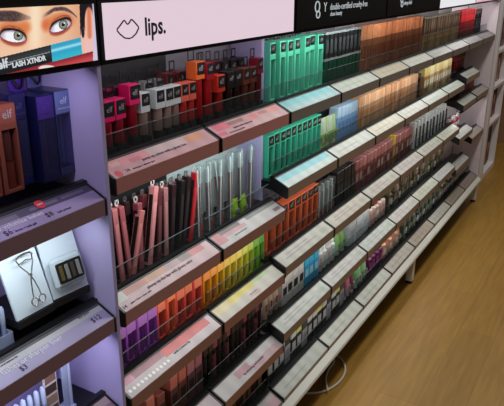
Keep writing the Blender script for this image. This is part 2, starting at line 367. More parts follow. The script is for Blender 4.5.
# artwork frame: the sheet's own drawing coordinates (a units across, b units down)
RX = (r2.x, r2.y, r2.z); UX = (u2.x, u2.y, u2.z); FX = (f.x, f.y, f.z)
def art(X, Z):
    z = Z-ZC; d = X*FX[0]+YH*FX[1]+z*FX[2]
    return 252+635.48*(X*RX[0]+YH*RX[1]+z*RX[2])/d, 203-635.48*(X*UX[0]+YH*UX[1]+z*UX[2])/d
def mixc(a, b_, t): t = max(0, min(1, t)); return tuple(a[i]+(b_[i]-a[i])*t for i in range(3))
def sst(e0, e1, x): t = max(0, min(1, (x-e0)/((e1-e0) or 1))); return t*t*(3-2*t)
def hsh(a, b_): return (math.sin(a*12.9898+b_*78.233)*43758.5453) % 1
def eye(c, x, y, cx, cy, hw, hh, ix, iy, ir, tilt):
    dx, dy = x-cx, (y-cy)-(x-cx)*tilt; q = dx/hw
    # shadow around the eye
    d = math.hypot(dx/(hw*1.35), (dy+2.5)/(hh*1.9)); c = mixc(c, (206, 112, 66), .85*(1-sst(.55, 1.05, d)))
    d = math.hypot(dx/(hw*1.2), (dy)/(hh*1.35)); c = mixc(c, (150, 62, 54), .8*(1-sst(.72, 1.02, d)))
    if abs(q) < 1.06:
        up = -hh*math.sqrt(max(0, 1-q*q))*1.0; lo = hh*.72*math.sqrt(max(0, 1-q*q))
        if up-1.3-1.1*abs(q) < dy < up+1.2: c = mixc(c, (26, 20, 24), .92)
        if up-3.6 < dy < up-1 and (dx*.8-dy*.3*q) % 1 < .32: c = mixc(c, (40, 26, 30), .55)
        if abs(dy-up+3.4) < .5: c = mixc(c, (120, 60, 50), .55)
        if lo-.5 < dy < lo+.6: c = mixc(c, (120, 50, 54), .7)
        if up+.8 < dy < lo-.4 and abs(q) < 1:
            c = mixc((236, 236, 242), (150, 130, 146), max(0, abs(q)-.5)*1.5); c = mixc(c, (120, 100, 116), .75*sst(up+3.6, up+.8, dy))
            ri = math.hypot(x-ix, (y-iy)*.95)
            if ri < ir: c = mixc((96, 104, 96), (168, 176, 150), (ir-ri)/ir*1.3)
            if ir-.8 < ri < ir: c = (70, 78, 84)
            if ri < ir*.38: c = (14, 14, 18)
            if math.hypot(x-ix-1, y-iy+1.4) < .7: c = (240, 244, 250)
        if lo+.6 < dy < lo+3.6 and (dx*.62+dy*.15*q) % 1 < .3: c = mixc(c, (96, 44, 46), .6)
        if lo+.4 < dy < lo+1.8: c = mixc(c, (170, 70, 70), .45)
    return c
def poster(X, Z):
    x, y = art(X, Z)
    c = mixc((226, 180, 146), (240, 218, 188), .9*math.exp(-((x-35)/7.5)**2))
    c = mixc(c, (236, 196, 164), sst(38, 52, y)*.6)
    c = mixc(c, (206, 140, 104), sst(64, 82, x)*.5)
    c = mixc(c, (216, 116, 64), .8*sst(1.15, .2, math.hypot((x-25)/8, (y-27)/9)))
    c = mixc(c, (206, 96, 54), .85*sst(1.15, .2, math.hypot((x-46)/6.5, (y-25)/9)))
    c = mixc(c, (206, 110, 60), .7*sst(1.2, .5, math.hypot((x-60)/16, (y-21)/9)))
    c = mixc(c, (206, 116, 66), .6*sst(1.2, .5, math.hypot((x-12)/18, (y-28)/9)))
    c = eye(c, x, y, 13, 37, 12.8, 7.4, 18.2, 35.4, 4.9, .14)
    c = eye(c, x, y, 60.5, 26.5, 10.4, 6.8, 63.2, 24.6, 4.6, -.36)
    yb = 16+.0035*(x-6)**2
    wv = 4.6*sst(36, 12, x)+.4
    if x < 31: c = mixc(c, (40, 30, 38), .95*sst(wv+1.6, wv-.8, abs(y-yb))*(sst(32, 14, x)*.7+.3)*(.72+.28*hsh(round(x*1.7), round(y*.7))))
    yb = 17.5-.62*(x-41) if x < 54 else 9.4-.10*(x-54)+.036*max(0, x-60)**2
    if 40 < x < 77: c = mixc(c, (48, 32, 42), .92*sst(40, 52, x)*sst(3.6, 1.2, abs(y-yb)*1.25+1.6*sst(64, 77, x))*(.72+.28*hsh(round(x*1.5), round(y))))
    if x > 79.2+y*.03:
        c = mixc((30, 22, 28), (22, 18, 24), hsh(round(x), 1))
        if y > 16: c = mixc(c, (230, 180, 160), sst(24, 34, y-(84-x)*1.2))
    d = math.hypot((x-88.5-y*.03)/4.4, (y-23)/16)
    c = mixc(c, mixc((206, 120, 92), (236, 176, 150), sst(.5, 3.5, abs(x-88.5-y*.03))), sst(1.1, .9, d))
    if x > 85 and y > 37: c = mixc(c, (226, 184, 178), sst(37, 42, y))
    c = mixc(c, (198, 190, 214), sst(91, 93, x-y*.03))
    c = mixc(c, (30, 30, 36), sst(1.15, .85, math.hypot((x-83)/1.5, (y-33)/5)))
    top = 57.5-.25*x; bot = 75.5-.262*x
    if y > bot and x < 93: c = mixc((140, 36, 46), (190, 74, 78), sst(0, 8, y-bot))
    if y > bot: c = mixc(c, (226, 214, 208), sst(1.1, .8, math.hypot((x-47)/9, (y-68)/3)))
    if top < y < bot:
        t_ = (y-top)/(bot-top)
        if x < 50.5+(y-45)*.12:
            c = mixc((52, 56, 58), (24, 28, 32), abs(t_-.3)*2)
            if x < 12 and abs(t_-.52) < .03: c = (190, 196, 200)
            if x < 50 and abs(t_-.40) < .025: c = mixc(c, (200, 206, 208), .6)
        elif x < 81+(y-40)*.10:
            c = mixc((50, 156, 190), (150, 216, 232), math.exp(-((t_-.36)/.09)**2)); c = mixc(c, (44, 178, 196), sst(.5, .95, t_))
    return c
px0, px1 = .70, 1.018
t = header(.138, 1.030, None, 'backlit poster of two eyes and a mascara tube, left of the lips sign')
part('poster_sheet', grid_print(0, 1, lambda a, v: poster(px0+a*(px1-px0), 1.697+v*.1145), 320, 130, lambda a, v: (px0+a*(px1-px0)-.138, -.0002, .003+v*.1145), printed('backlit_print', 1.06)), t)
part('sign_face', mk(bx(B(), .012, px0-.138, 0, .004, .003, .1175), emis('backlit_skin', (224, 172, 136), .9)), t)
LW = emis('lit_lettering', (226, 230, 232), .85)
part('lettering', text_me('LASH XTNDR', .0135, LW, bold=.0004, sq=.98), t, loc=(.796-.138, -.0012, -.1635+ZC-1.694), rot=(math.pi/2, 0, 0))
KIDS[t][-1].rotation_euler = (math.pi/2, math.radians(-4), 0)
part('lettering', text_me('elf', .024, LW, bold=.0004), t, loc=(.764-.138, -.0012, -.163+ZC-1.694), rot=(math.pi/2, math.radians(-5), 0))
lipm = emis('backlit_pink_acrylic', (232, 210, 222), .93)
t = header(1.034, 1.940, lipm, 'backlit pale pink sign reading lips with a lips outline')
DK = mat('sign_ink', (50, 40, 50), .6)
part('lettering', text_me('lips.', .056, DK, sq=.92, bold=.0013), t, loc=(1.176-1.034, -.0008, -.1335+ZC-1.694), rot=(math.pi/2, 0, 0))
bm = B()
cxx, czz = 1.119-1.034, -.1185+ZC-1.694
lo = [(-.036, .0045), (-.024, .0130), (-.013, .0215), (-.010, .0218), (-.003, .0140), (0, .0130), (.004, .0150), (.012, .0225), (.015, .0222), (.027, .0130), (.036, .0048), (.0362, .0025), (.026, -.0090), (.012, -.0165), (.001, -.0180), (-.013, -.0155), (-.028, -.0060), (-.0362, .0022)]
tube(bm, [(cxx+a, -.001, czz+b_) for a, b_ in lo], .0017, 6, True)
part('lips_icon', mk(bm, DK), t)
# black headers with white wording
blk = mat('black_acrylic', (6, 6, 8), .6, spec=.15)
def wording(t, x, lines):
    for s, xx, zz, sz in lines: part('lettering', text_me(s, sz, emis('lit_lettering', (206, 214, 218), .75)), t, loc=(xx-x, -.0008, zz+ZC-1.694), rot=(math.pi/2, 0, 0))
def knot(t, x, X, Z, s=1):
    bm = B()
    tube(bm, [(X-x+.018*s*math.cos(a), -.001, Z+ZC-1.694+.018*s*math.sin(a)) for a in [i*math.pi/8 for i in range(16)]], .0022, 6, True)
    tube(bm, [(X-x+.008+.014*s*math.cos(a), -.001, Z-.026*s+ZC-1.694+.012*s*math.sin(a)) for a in [i*math.pi/8 for i in range(16)]], .0022, 6, True)
    part('emblem', mk(bm, emis('lit_lettering', (206, 214, 218), .75)), t)
t = header(1.943, 2.836, blk, 'black sign reading double-certified cruelty-free beside the lips sign')
knot(t, 1.943, 2.112, -.106)
wording(t, 1.943, [('Y', 2.166, -.125, .046), ('double-certified cruelty-free', 2.222, -.1215, .033), ('clean beauty', 2.225, -.1425, .022)])
t = header(2.840, 3.736, blk, 'second black sign reading vegan and cruelty-free, cut by top edge')
knot(t, 2.840, 3.045, -.104, 1.0)
wording(t, 2.840, [('vegan + cruelty-free formulas', 3.085, -.100, .036), ('always kind', 3.085, -.134, .026)])
t = header(3.740, 4.636, emis('backlit_white_acrylic', (236, 236, 240), .95), 'backlit white sign with small grey wording near the far end')
part('lettering', text_me('skin.', .036, DK), t, loc=(.10, -.0008, .045), rot=(math.pi/2, 0, 0))
t = header(4.642, 5.60, emis('backlit_rose_acrylic', (222, 176, 190), .9), 'backlit pink sign with coral face pictures at the far end')
def faces(a, v):
    c = (224, 196, 214)
    for cx_ in (.22, .46):
        if math.hypot((a-cx_)/.09, (v-.5)/.5) < 1: c = (226, 120, 98)
        if math.hypot((a-cx_-.02)/.04, (v-.4)/.28) < 1: c = (240, 206, 190)
    if a > .62: c = (206, 160, 176)
    return c
part('poster_sheet', grid_print(0, 1, faces, 60, 16, lambda a, v: (.02+a*.92, -.0006, .01+v*.11), printed('backlit_print', .9)), t)

# ---------------------------------------------------------------- products
GR = {}
def words(n):
    o = ['first', 'second', 'third', 'fourth', 'fifth', 'sixth', 'seventh', 'eighth', 'ninth', 'tenth', 'eleventh', 'twelfth', 'thirteenth', 'fourteenth', 'fifteenth', 'sixteenth', 'seventeenth', 'eighteenth', 'nineteenth']
    if n < 19: return o[n]
    tens = {2: 'twent', 3: 'thirt', 4: 'fort', 5: 'fift'}[(n+1)//10]
    return tens+'ieth' if (n+1) % 10 == 0 else tens+'y-'+o[(n+1) % 10-1]
def hooktab(p, w, d, z, c, hook=True):
    """loop tab rising from the back of a hanging pack"""
    bm = B(); y = d-.002; ww = w*.36; hh = min(.032, w*.8)
    bx(bm, -ww, -ww+.0035, y-.0015, y, z-.002, z+hh); bx(bm, ww-.0035, ww, y-.0015, y, z-.002, z+hh)
    bx(bm, -ww, ww, y-.0015, y, z+hh-.004, z+hh); bx(bm, -ww, ww, y-.0015, y, z-.002, z+.004)
    part('hang_tab', mk(bm, c), p)
def P_box(w, h, d, col, tubec, head=.36, logo=True, tab=True, labc=(24, 22, 24), name='boxed_lip_gloss', tall=False):
    p = empty(name); cm = mat('glossy_card', col, .35)
    part('carton', mk(bx(B(), -w/2, w/2, 0, d, h*(1-head), h, .0008), cm), p)
    bm = B(); bx(bm, -w/2, w/2, d*.75, d, .0, h*(1-head)); bx(bm, -w/2, w/2, 0, d, 0, .004)
    part('back_card', mk(bm, mat('glossy_card', tuple(int(v*.9) for v in tubec), .35)), p)
    rr = min(w*.47, d*.40)
    part('gloss_tube', mk(lathe(B(), [(rr*.9, .03), (rr, .033), (rr, h*(1-head)-.001)], 0, d*.38, 10), mat('gloss_bottle', tubec, .18), True), p)
    part('cap', mk(lathe(B(), [(rr*.9, .004), (rr, .006), (rr, .029), (rr*.8, .03)], 0, d*.38, 10), BLACK, True), p)
    lp = part('label_panel', mk(bx(B(), -w*.40, w*.47, -.0006, 0, h-.004-min(.034, w*.85), h-.003), mat('black_label', labc, .4)), p)
    if logo: 
        part('lettering', text_me('elf', w*.52, PALEINK), lp, loc=(-w*.22, -.0012, h-.003-min(.034, w*.85)*.72), rot=(math.pi/2, 0, 0))
    part('base_tag', mk(bx(B(), -w*.42, w*.42, -.002, 0, .004, .026), BLK2), p)
    if tab: hooktab(p, w, d, h, BLK2)
    return p
def P_frame(w, h, d, col, tubec=(14, 22, 22), name='boxed_mascara', logo=True, labc=(16, 22, 22), cap=(18, 20, 22)):
    p = empty(name); cm = mat('coloured_card', col, .4)
    bm = B(); hz = h*.72
    bx(bm, -w/2, w/2, 0, d, hz, h, .0008); bx(bm, -w/2, -w*.30, 0, d, 0, hz); bx(bm, -w*.30, w/2, d*.8, d, 0, hz); bx(bm, w*.43, w/2, 0, d*.8, 0, hz); bx(bm, -w*.30, w*.43, 0, d*.8, 0, .006)
    part('carton', mk(bm, cm), p)
    rr = w*.27
    part('wand_tube', mk(lathe(B(), [(rr, h*.36), (rr, hz-.004), (rr*.9, hz-.002)], w*.06, d*.36, 10), mat('tube_plastic', tubec, .3), True), p)
    part('cap', mk(lathe(B(), [(rr*1.05, .007), (rr*1.05, h*.35)], w*.06, d*.36, 10), mat('cap_plastic', cap, .3), True), p)
    lp = part('label_panel', mk(bx(B(), -w*.36, w*.46, -.0006, 0, h-.038, h-.004), mat('dark_label', labc, .4)), p)
    if logo: part('lettering', text_me('elf', w*.5, PALEINK), lp, loc=(-w*.2, -.0012, h-.028), rot=(math.pi/2, 0, 0))
    hooktab(p, w, d, h, BLK2)
    return p
def P_slim(w, h, d, col, top=None, name='slim_carton', band=None, label=None):
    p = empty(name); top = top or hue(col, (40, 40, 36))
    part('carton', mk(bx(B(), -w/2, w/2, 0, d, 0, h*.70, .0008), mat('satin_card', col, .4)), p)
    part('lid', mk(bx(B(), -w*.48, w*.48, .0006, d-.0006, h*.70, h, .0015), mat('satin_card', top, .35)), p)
    part('label_panel', mk(bx(B(), -w*.34, w*.34, -.0006, 0, h*.28, h*.56), mat('label_ink', band or hue(col, (-34, -30, -24)), .5)), p)
    return p
def P_two(w, h, d, top, low, edge, name='blister_pack'):
    p = empty(name)
    for a_, b_ in ((h*.46, h*.50), (h*.955, h)): part('rim', mk(bx(B(), -w/2, w/2, 0, d, a_, b_), mat('clear_edge', edge, .3)), p)
    part('upper_pack', mk(bx(B(), -w*.44, w*.44, .002, d-.002, h*.50, h*.955, .002), mat('pack_card', top, .3)), p)
    part('lower_pack', mk(bx(B(), -w*.46, w*.46, .002, d-.002, 0, h*.46, .002), mat('pack_card', low, .35)), p)
    part('label_panel', mk(bx(B(), -w*.28, w*.28, .0008, .002, h*.60, h*.86), mat('label_ink', hue(top, (36, 36, 36)), .5)), p)
    return p
def P_pen(h, col, tip=(20, 18, 20), rad=.009, tab=(170, 150, 150), name='carded_lip_liner'):
    p = empty(name)
    part('pen_body', mk(lathe(B(), [(rad*.55, .0), (rad, .010), (rad, h*.62), (rad*.92, h*.64)], 0, .01, 10), mat('pen_plastic', col, .28), True), p)
    part('cap', mk(lathe(B(), [(rad*.94, h*.64), (rad, h*.66), (rad, h*.80), (rad*.7, h*.81)], 0, .01, 10), mat('pen_plastic', tip, .28), True), p)
    part('header_card', mk(bx(B(), -rad*1.12, rad*1.12, .0, .018, h*.80, h, .001), mat('satin_card', hue(col, (26, 16, 16)), .4)), p)
    hooktab(p, rad*2, .014, h, mat('tab_card', tab, .4))
    return p
def P_clear(h, col, w=.022, name='clear_gloss_wand', cap=(190, 198, 200)):
    p = empty(name)
    part('sleeve', mk(bx(B(), -w/2, w/2, 0, w*.9, 0, h, .001), CLR), p)
    part('edge_glint', mk(bx(B(), -w/2-.0008, -w/2+.0022, -.0006, .002, 0, h), mat('painted_glint', (214, 222, 224), .2)), p)  # opaque pale strip painted in as the glint along the clear sleeve's edge
    part('gloss_rod', mk(lathe(B(), [(w*.34, .004), (w*.38, .01), (w*.38, h*.74)], 0, w*.45, 8), mat('gloss_fill', col, .25), True), p)
    part('cap', mk(lathe(B(), [(w*.26, h*.74), (w*.26, h*.93), (w*.2, h*.95)], 0, w*.45, 8), mat('frosted_cap', cap, .3), True), p)
    part('base_tag', mk(bx(B(), -w*.4, w*.4, -.0008, 0, .004, .030), mat('foil_tag', (164, 84, 76), .3, .3)), p)
    return p
def P_bottle(h, rad, col, capc, label=(230, 230, 226), name='skincare_bottle', neck=.78):
    p = empty(name)
    part('bottle', mk(lathe(B(), [(rad*.92, 0), (rad, .004), (rad, h*neck*.9), (rad*.7, h*neck*.97), (rad*.45, h*neck)], 0, rad, 14), mat('bottle_plastic', col, .25), True), p)
    part('cap', mk(lathe(B(), [(rad*.62, h*neck), (rad*.62, h*.97), (rad*.5, h)], 0, rad, 12), mat('cap_plastic', capc, .3), True), p)
    bm = B(); n = 7
    for i in range(n):
        a0 = math.pi*1.5-.75+1.5*i/n; a1 = math.pi*1.5-.75+1.5*(i+1)/n
        q = [((rad+.0004)*math.cos(a), rad+(rad+.0004)*math.sin(a)) for a in (a0, a1)]
        v = [bm.verts.new((q[0][0], q[0][1], h*.2)), bm.verts.new((q[1][0], q[1][1], h*.2)), bm.verts.new((q[1][0], q[1][1], h*.55)), bm.verts.new((q[0][0], q[0][1], h*.55))]
        bm.faces.new(v)
    part('label_panel', mk(bm, mat('paper_label', label, .5)), p)
    return p
def P_tube(h, w, col, capc, name='squeeze_tube', band=(150, 150, 150)):
    p = empty(name)
    bm = B(); n = 12; R0 = w/2; rings = []
    for zz, rx, ry in ((.022, R0*.9, R0*.8), (.03, R0, R0*.9), (h*.6, R0, R0*.6), (h-.006, R0*1.05, .002), (h, R0*1.05, .001)):
        rings.append([bm.verts.new((rx*math.cos(2*math.pi*i/n), w/2+ry*math.sin(2*math.pi*i/n), zz)) for i in range(n)])
    for A_, B_ in zip(rings, rings[1:]):
        for i in range(n): bm.faces.new((A_[i], A_[(i+1) % n], B_[(i+1) % n], B_[i]))
    bm.faces.new(rings[0][::-1]); bm.faces.new(rings[-1])
    part('tube_body', mk(bm, mat('tube_plastic', col, .3), True), p)
    part('cap', mk(lathe(B(), [(w*.36, 0), (w*.38, .003), (w*.36, .022)], 0, w/2, 12), mat('cap_plastic', capc, .3), True), p)
    part('label_panel', mk(bx(B(), -w*.28, w*.28, -.001, .004, h*.3, h*.5), mat('label_ink', band, .5)), p)
    return p
GAPS = []
def place(protos, x0, x1, pitch, z, noun, where, cat, group, y=1.08, jz=0, jy=.004, jr=.03, tilt=0, seq=None, skip=()):
    n = max(1, int(round((x1-x0)/pitch)))
    pitch = (x1-x0)/n; used = {}
    for i in range(n):
        if i in skip: continue
        key = seq[i % len(seq)] if seq else 0
        if key not in used: o = protos[key](); used[key] = o
        else: o = dup(used[key])
        o.location = (x0+pitch*(i+.5), y+random.uniform(0, jy), z+(random.uniform(0, jz) if jz else 0))
        o.rotation_euler = (0, tilt*random.uniform(.4, 1) if tilt else 0, random.uniform(-jr, jr))
        nn = noun[key] if isinstance(noun, (list, tuple)) else noun
        q = '%s from the left of the %s, %s' % (words(i), nn, where) if n > 1 else '%s, %s' % (nn, where)
        tag(o, q, cat, group)
TR = .0145   # tray top above crease

# --- nearest bay, top shelf
Zt = 1.383+.036
def one(p, loc, label, cat, group=None, rz=0, rx=0, ry=0):
    p.location = loc; p.rotation_euler = (rx, ry, rz); tag(p, label, cat, group); return p
def P_window(w, h, d, col, side, lab, labc, tubec, tabc, name='boxed_mascara'):
    p = empty(name); hz = h*.72; cm = mat('coloured_card', col, .35); sm = mat('coloured_card', side, .3)
    bm = B(); bx(bm, -w/2, w/2, 0, d, hz, h, .001)
    part('carton', mk(bm, sm), p)
    bm = B(); bx(bm, -w/2, -w/2+.002, 0, d, 0, hz); bx(bm, -w/2+.002, w/2-.002, d-.002, d, 0, hz); bx(bm, w/2-.002, w/2, 0, d, 0, hz); bx(bm, -w/2+.002, w/2-.002, 0, d-.002, 0, .018)
    part('sleeve', mk(bm, sm), p)
    part('front_pane', mk(bx(B(), -w/2+.002, w/2-.002, .0, .0008, .018, hz), glassy('window_film', (120, 120, 170), .9, .1)), p)
    part('wand_tube', mk(lathe(B(), [(w*.14, .02), (w*.15, .025), (w*.15, hz*.55), (w*.10, hz*.57), (w*.12, hz*.6), (w*.12, hz*.97)], -w*.17, d*.3, 12), mat('tube_plastic', tubec, .25), True), p)
    part('wand_tube', mk(lathe(B(), [(w*.10, .02), (w*.11, .025), (w*.11, hz*.97)], w*.2, d*.3, 12), mat('tube_plastic', hue(tubec, (20, 20, 30)), .2), True), p)
    lp = part('label_panel', mk(bx(B(), -w*.48, w*.48, -.0006, 0, hz+.003, h-.002), cm), p)
    part('lettering', text_me(lab, w*.44, mat('label_lettering', labc, .5)), lp, loc=(-w*.2, -.0012, hz+.024), rot=(math.pi/2, 0, 0))
    part('lettering', text_me('HYPO-MASCARA', w*.1, mat('label_lettering', labc, .5)), lp, loc=(-w*.36, -.0012, hz+.012), rot=(math.pi/2, 0, 0))
    bm = B(); bx(bm, -w*.46, w*.46, d-.003, d-.001, h-.001, h+.034)
    tb = part('hang_tab', mk(bm, mat('coloured_card', tabc, .4)), p)
    bm = B(); tube(bm, [(-w*.3, d-.006, h+.028), (-w*.12, d-.012, h+.012), (0, d-.012, h+.008), (w*.12, d-.012, h+.012), (w*.3, d-.006, h+.028)], .0028, 6)
    part('hook', mk(bm, BLACK), tb)
    return p
zb = ZC-.436
one(P_window(.047, .193, .085, (108, 122, 176), (44, 52, 88), 'elf', (206, 214, 240), (150, 166, 190), (100, 100, 160)), (1.003-.002, 1.078, zb), 'grey-blue boxed mascara hanging next to the lavender divider', 'mascara')
one(P_window(.047, .193, .085, (64, 38, 120), (20, 20, 62), 'elf', (84, 58, 140), (70, 34, 60), (86, 44, 160)), (.950, 1.078, zb-.004), 'dark purple boxed mascara with window beside the grey-blue one', 'mascara')
one(P_window(.040, .20, .085, (28, 26, 66), (22, 24, 76), 'elf', (60, 60, 110), (30, 20, 40), (30, 28, 60)), (.897, 1.10, zb-.002), 'navy boxed mascara left of the purple boxed mascara', 'mascara')
one(P_frame(.05, .186, .05, (120, 62, 46), (60, 22, 16), 'boxed_mascara', True, (130, 70, 54), (90, 30, 20)), (.846, 1.078, zb), 'copper brown boxed mascara at the left edge of the photo', 'mascara')
one(P_frame(.05, .186, .05, (120, 62, 46), (60, 22, 16), 'boxed_mascara', True, (130, 70, 54), (90, 30, 20)), (.790, 1.078, zb), 'copper brown boxed mascara cut by the left edge of the photo', 'mascara')

# --- nearest bay, tester shelf
zs = 1.074+.036
WA = mat('frosted_white_acrylic', (208, 220, 226), .25)
def tester(x, w, label):
    t = empty('tester_stand', (x, 1.052, zs-.020)); tag(t, label, 'tester stand')
    part('base', mk(bx(B(), -w*.3, w*.3, .085, .14, 0.0, .05), BLACK), t)
    part('ledge', mk(prism(B(), [(.0, .045), (.0, .062), (.012, .064), (.13, .064), (.13, .045)], -w/2, w/2), BLACK), t)
    part('front_board', mk(prism(B(), [(.004, .0645), (.052, .212), (.056, .210), (.010, .0645)], -w/2+.001, w/2-.001), WA), t)
    return t
TS = tester(.950, .104, 'white tester board holding a square compact, under the upper left shelf')
TS.rotation_euler.z = -.10
TT = tester(.842, .104, 'white tester board with eyelash curler at left edge of photo')
tl = math.atan2(.146, .048)
# square compact lying on the sloping board
t = empty('eyeshadow_compact', (.950, 1.0665, zs+.100)); t.rotation_euler = (tl, 0, -.10); tag(t, 'clear square compact with black tray and gold silver bars on white board', 'compact')
part('clear_lid', mk(bx(B(), -.044, .044, -.036, .038, .0, .014, .008), glassy('clear_case', (210, 222, 226), .35, .1)), t)
part('tray', mk(bx(B(), -.034, .036, -.024, .024, .0135, .017, .003), mat('black_tray', (26, 24, 24), .3)), t)
for i, c in enumerate(((150, 132, 84), (196, 200, 196), (120, 110, 92), (206, 208, 204))):
    part('colour_pan', mk(bx(B(), -.029+i*.016, -.019+i*.016, -.018, .018, .017, .0185, .001), mat('shimmer_pan', c, .25, .8)), t)
# eyelash curler
CS = .74
t = empty('eyelash_curler', (.848, 1.072, zs+.122)); t.rotation_euler = (tl, 0, 0); tag(t, 'silver eyelash curler on white tester board at left of photo', 'eyelash curler')
def scl(bm):
    for v in bm.verts: v.co = Vector((v.co.x*CS, v.co.y*CS, v.co.z*CS+.001))
    return bm
CH = mat('chrome', (214, 214, 206), .15, .95)
bm = B()
for s in (-1, 1):
    tube(bm, [(s*.030, .068, .006), (s*.024, .045, .008), (s*.008, .020, .010), (0, .006, .010), (-s*.006, -.012, .010), (-s*.012, -.04, .009), (-s*.014, -.062, .008)], .0022, 8)
part('arm', mk(scl(bm), CH, True), t)
for s in (-1, 1):
    bm = B(); tube(bm, [(-s*.014+.012*math.cos(a), -.072+.012*math.sin(a), .008) for a in [i*math.pi/7 for i in range(14)]], .0024, 8, True); part('finger_ring', mk(scl(bm), CH, True), t)
bm = B(); tube(bm, [(-.032, .066, .006), (-.02, .074, .012), (0, .077, .014), (.02, .074, .012), (.032, .066, .006)], .003, 8); tube(bm, [(-.026, .05, .006), (0, .058, .012), (.026, .05, .006)], .002, 8)
part('clamp', mk(scl(bm), CH, True), t)
bm = B(); lathe(bm, [(.005, .004), (.005, .013)], 0, .010, 12); part('pivot', mk(scl(bm), CH, True), t)
# clear racks of little tubes
def rack(x0, x1, y, z, h, label, cols, nm='brush_tip_tester'):
    t = empty('acrylic_rack', (x0, y, z)); tag(t, label, 'acrylic rack')
    L = x1-x0
    bm = B(); bx(bm, 0, L, 0, .002, 0, h*.45); bx(bm, 0, L, .04, .042, 0, h*.8); bx(bm, 0, L, .002, .04, 0, .002); bx(bm, 0, .002, .002, .04, .002, h*.45); bx(bm, L-.002, L, .002, .04, .002, h*.45)
    part('rack_body', mk(bm, glassy('clear_rack', (196, 206, 230), .55, .12)), t)
    n = int(L/.017)
    for i in range(n):
        c = cols[i % len(cols)]
        o = empty('tester_tube', (x0+.010+i*(L-.018)/max(1, n-1), y+.02, z+.002))
        part('tube_body', mk(lathe(B(), [(.0055, 0), (.006, .003), (.006, h*.6)], 0, 0, 10), mat('tester_plastic', c, .25), True), o)
        part('cap', mk(lathe(B(), [(.006, h*.6), (.0065, h*.62), (.0065, h*.95), (.004, h)], 0, 0, 10), mat('tester_cap', (178, 190, 214), .2), True), o)
        tag(o, '%s small tube from the left in the %s' % (words(i), 'lower clear rack' if 'lower' in label else 'upper clear rack'), 'tester tube', 'tubes in the '+('lower' if 'lower' in label else 'upper')+' clear rack')
rack(.66, .780, 1.062, zs-.021+.0005, .10, 'upper clear rack of pale tubes by the left edge', [(150, 164, 200), (120, 130, 160)])
z3 = .800+.0145
rack(.73, .865, 1.068, z3, .115, 'lower clear rack of pale tubes near bottom left corner', [(140, 150, 190), (110, 112, 140)])
# brown shade cards and clear stand
for j, (xx, cols, lab) in enumerate(((.893, [(96, 72, 62), (150, 120, 100), (70, 50, 44), (120, 90, 76)], 'brow shade card of brown swatches under the second left shelf'), )):
    t = empty('shade_card', (xx, 1.10, z3)); tag(t, lab, 'shade card')
    part('card', mk(bx(B(), -.021, .021, 0, .004, 0, .17, .001), mat('cream_card', (196, 190, 184), .4)), t)
    for i in range(5):
        part('swatch', mk(bx(B(), -.017, .017, -.001, 0, .012+i*.031, .036+i*.031), mat('swatch_ink', cols[i % 4], .4)), t)
t = empty('acrylic_stand', (.942, 1.085, z3)); tag(t, 'tall clear acrylic stand right of the brown shade card', 'acrylic stand')
part('post', mk(bx(B(), -.004, .004, 0, .008, .012, .165, .001), mat('clear_edge', (176, 184, 206), .15)), t)
part('panel', mk(bx(B(), -.022, -.004, .002, .006, .012, .165), glassy('clear_rack', (196, 206, 230), .55, .12)), t)
part('foot', mk(bx(B(), -.022, .008, -.006, .03, .0, .012, .001), mat('clear_edge', (176, 184, 206), .15)), t)

# --- lips bay, top shelf
zA0 = zA+TR
HP, WH, CO, ORG, RD, RO, BK, BR, BU = (226, 30, 106), (206, 214, 212), (228, 104, 84), (232, 110, 50), (150, 20, 34), (214, 52, 34), (22, 18, 20), (110, 52, 40), (126, 24, 44)
g1 = 'boxed lip glosses on the top lips shelf'
ser = [('hot pink', HP, (150, 20, 40), [1.100, 1.148, 1.192], .143, .040), ('raised hot pink', HP, (150, 20, 40), [1.246], .163, .040),
       ('white', WH, (150, 124, 112), [1.290, 1.352, 1.390, 1.428], .143, .036), ('coral', CO, (176, 44, 36), [1.464, 1.502], .143, .034),
       ('raised orange', ORG, (160, 20, 24), [1.545], .196, .044), ('raised dark red', RD, (160, 18, 24), [1.592], .188, .036),
       ('orange-red', RO, (150, 28, 20), [1.655], .143, .045), ('black', BK, (40, 14, 14), [1.712, 1.758], .146, .040), ('brown', BR, (90, 40, 26), [1.806, 1.850], .146, .038), ('burgundy', BU, (90, 18, 28), [1.895], .17, .038)]
for nm, c, tcx, xs, h, w in ser:
    src = None
    for i, x in enumerate(xs):
        o = dup(src) if src else P_box(w, h, .036, c, tcx, head=(.052/h)); src = src or o
        o.location = (x, 1.080+random.uniform(0, .004), zA0+(.008 if nm == 'raised hot pink' else 0)); o.rotation_euler.z = random.uniform(-.04, .04)
        tag(o, ('%s %s boxed lip gloss from the left, top shelf under lips sign' % (words(i), nm)) if len(xs) > 1 else '%s boxed lip gloss on the top shelf under lips sign' % nm, 'lip gloss', g1)
# second row hanging behind
for nm, c, tcx, xs, h, w in (('grey tabbed pink', (150, 30, 80), (80, 14, 24), [1.155, 1.20, 1.25], .150, .036), ('pale', (160, 160, 160), (90, 60, 60), [1.30, 1.35, 1.40], .150, .034), ('crimson', (140, 24, 36), (100, 14, 20), [1.45, 1.50], .16, .036), ('dark red', (110, 20, 30), (90, 12, 20), [1.64, 1.69], .17, .036), ('near-black', (40, 20, 26), (40, 12, 16), [1.74, 1.79, 1.84], .165, .036)):
    src = None
    for i, x in enumerate(xs):
        o = dup(src) if src else P_box(w, h, .036, c, tcx, head=(.052/h)); src = src or o
        o.location = (x+.01, 1.128, zA0+.008)
        tag(o, '%s %s boxed gloss in the back row under the lips sign' % (words(i), nm), 'lip gloss', 'boxed lip glosses hanging in the back row of the top lips shelf')
TEAL = (104, 222, 186)
def teal(): return P_frame(.046, .205, .062, TEAL)
def tealb(): return P_frame(.036, .180, .03, (84, 200, 166))
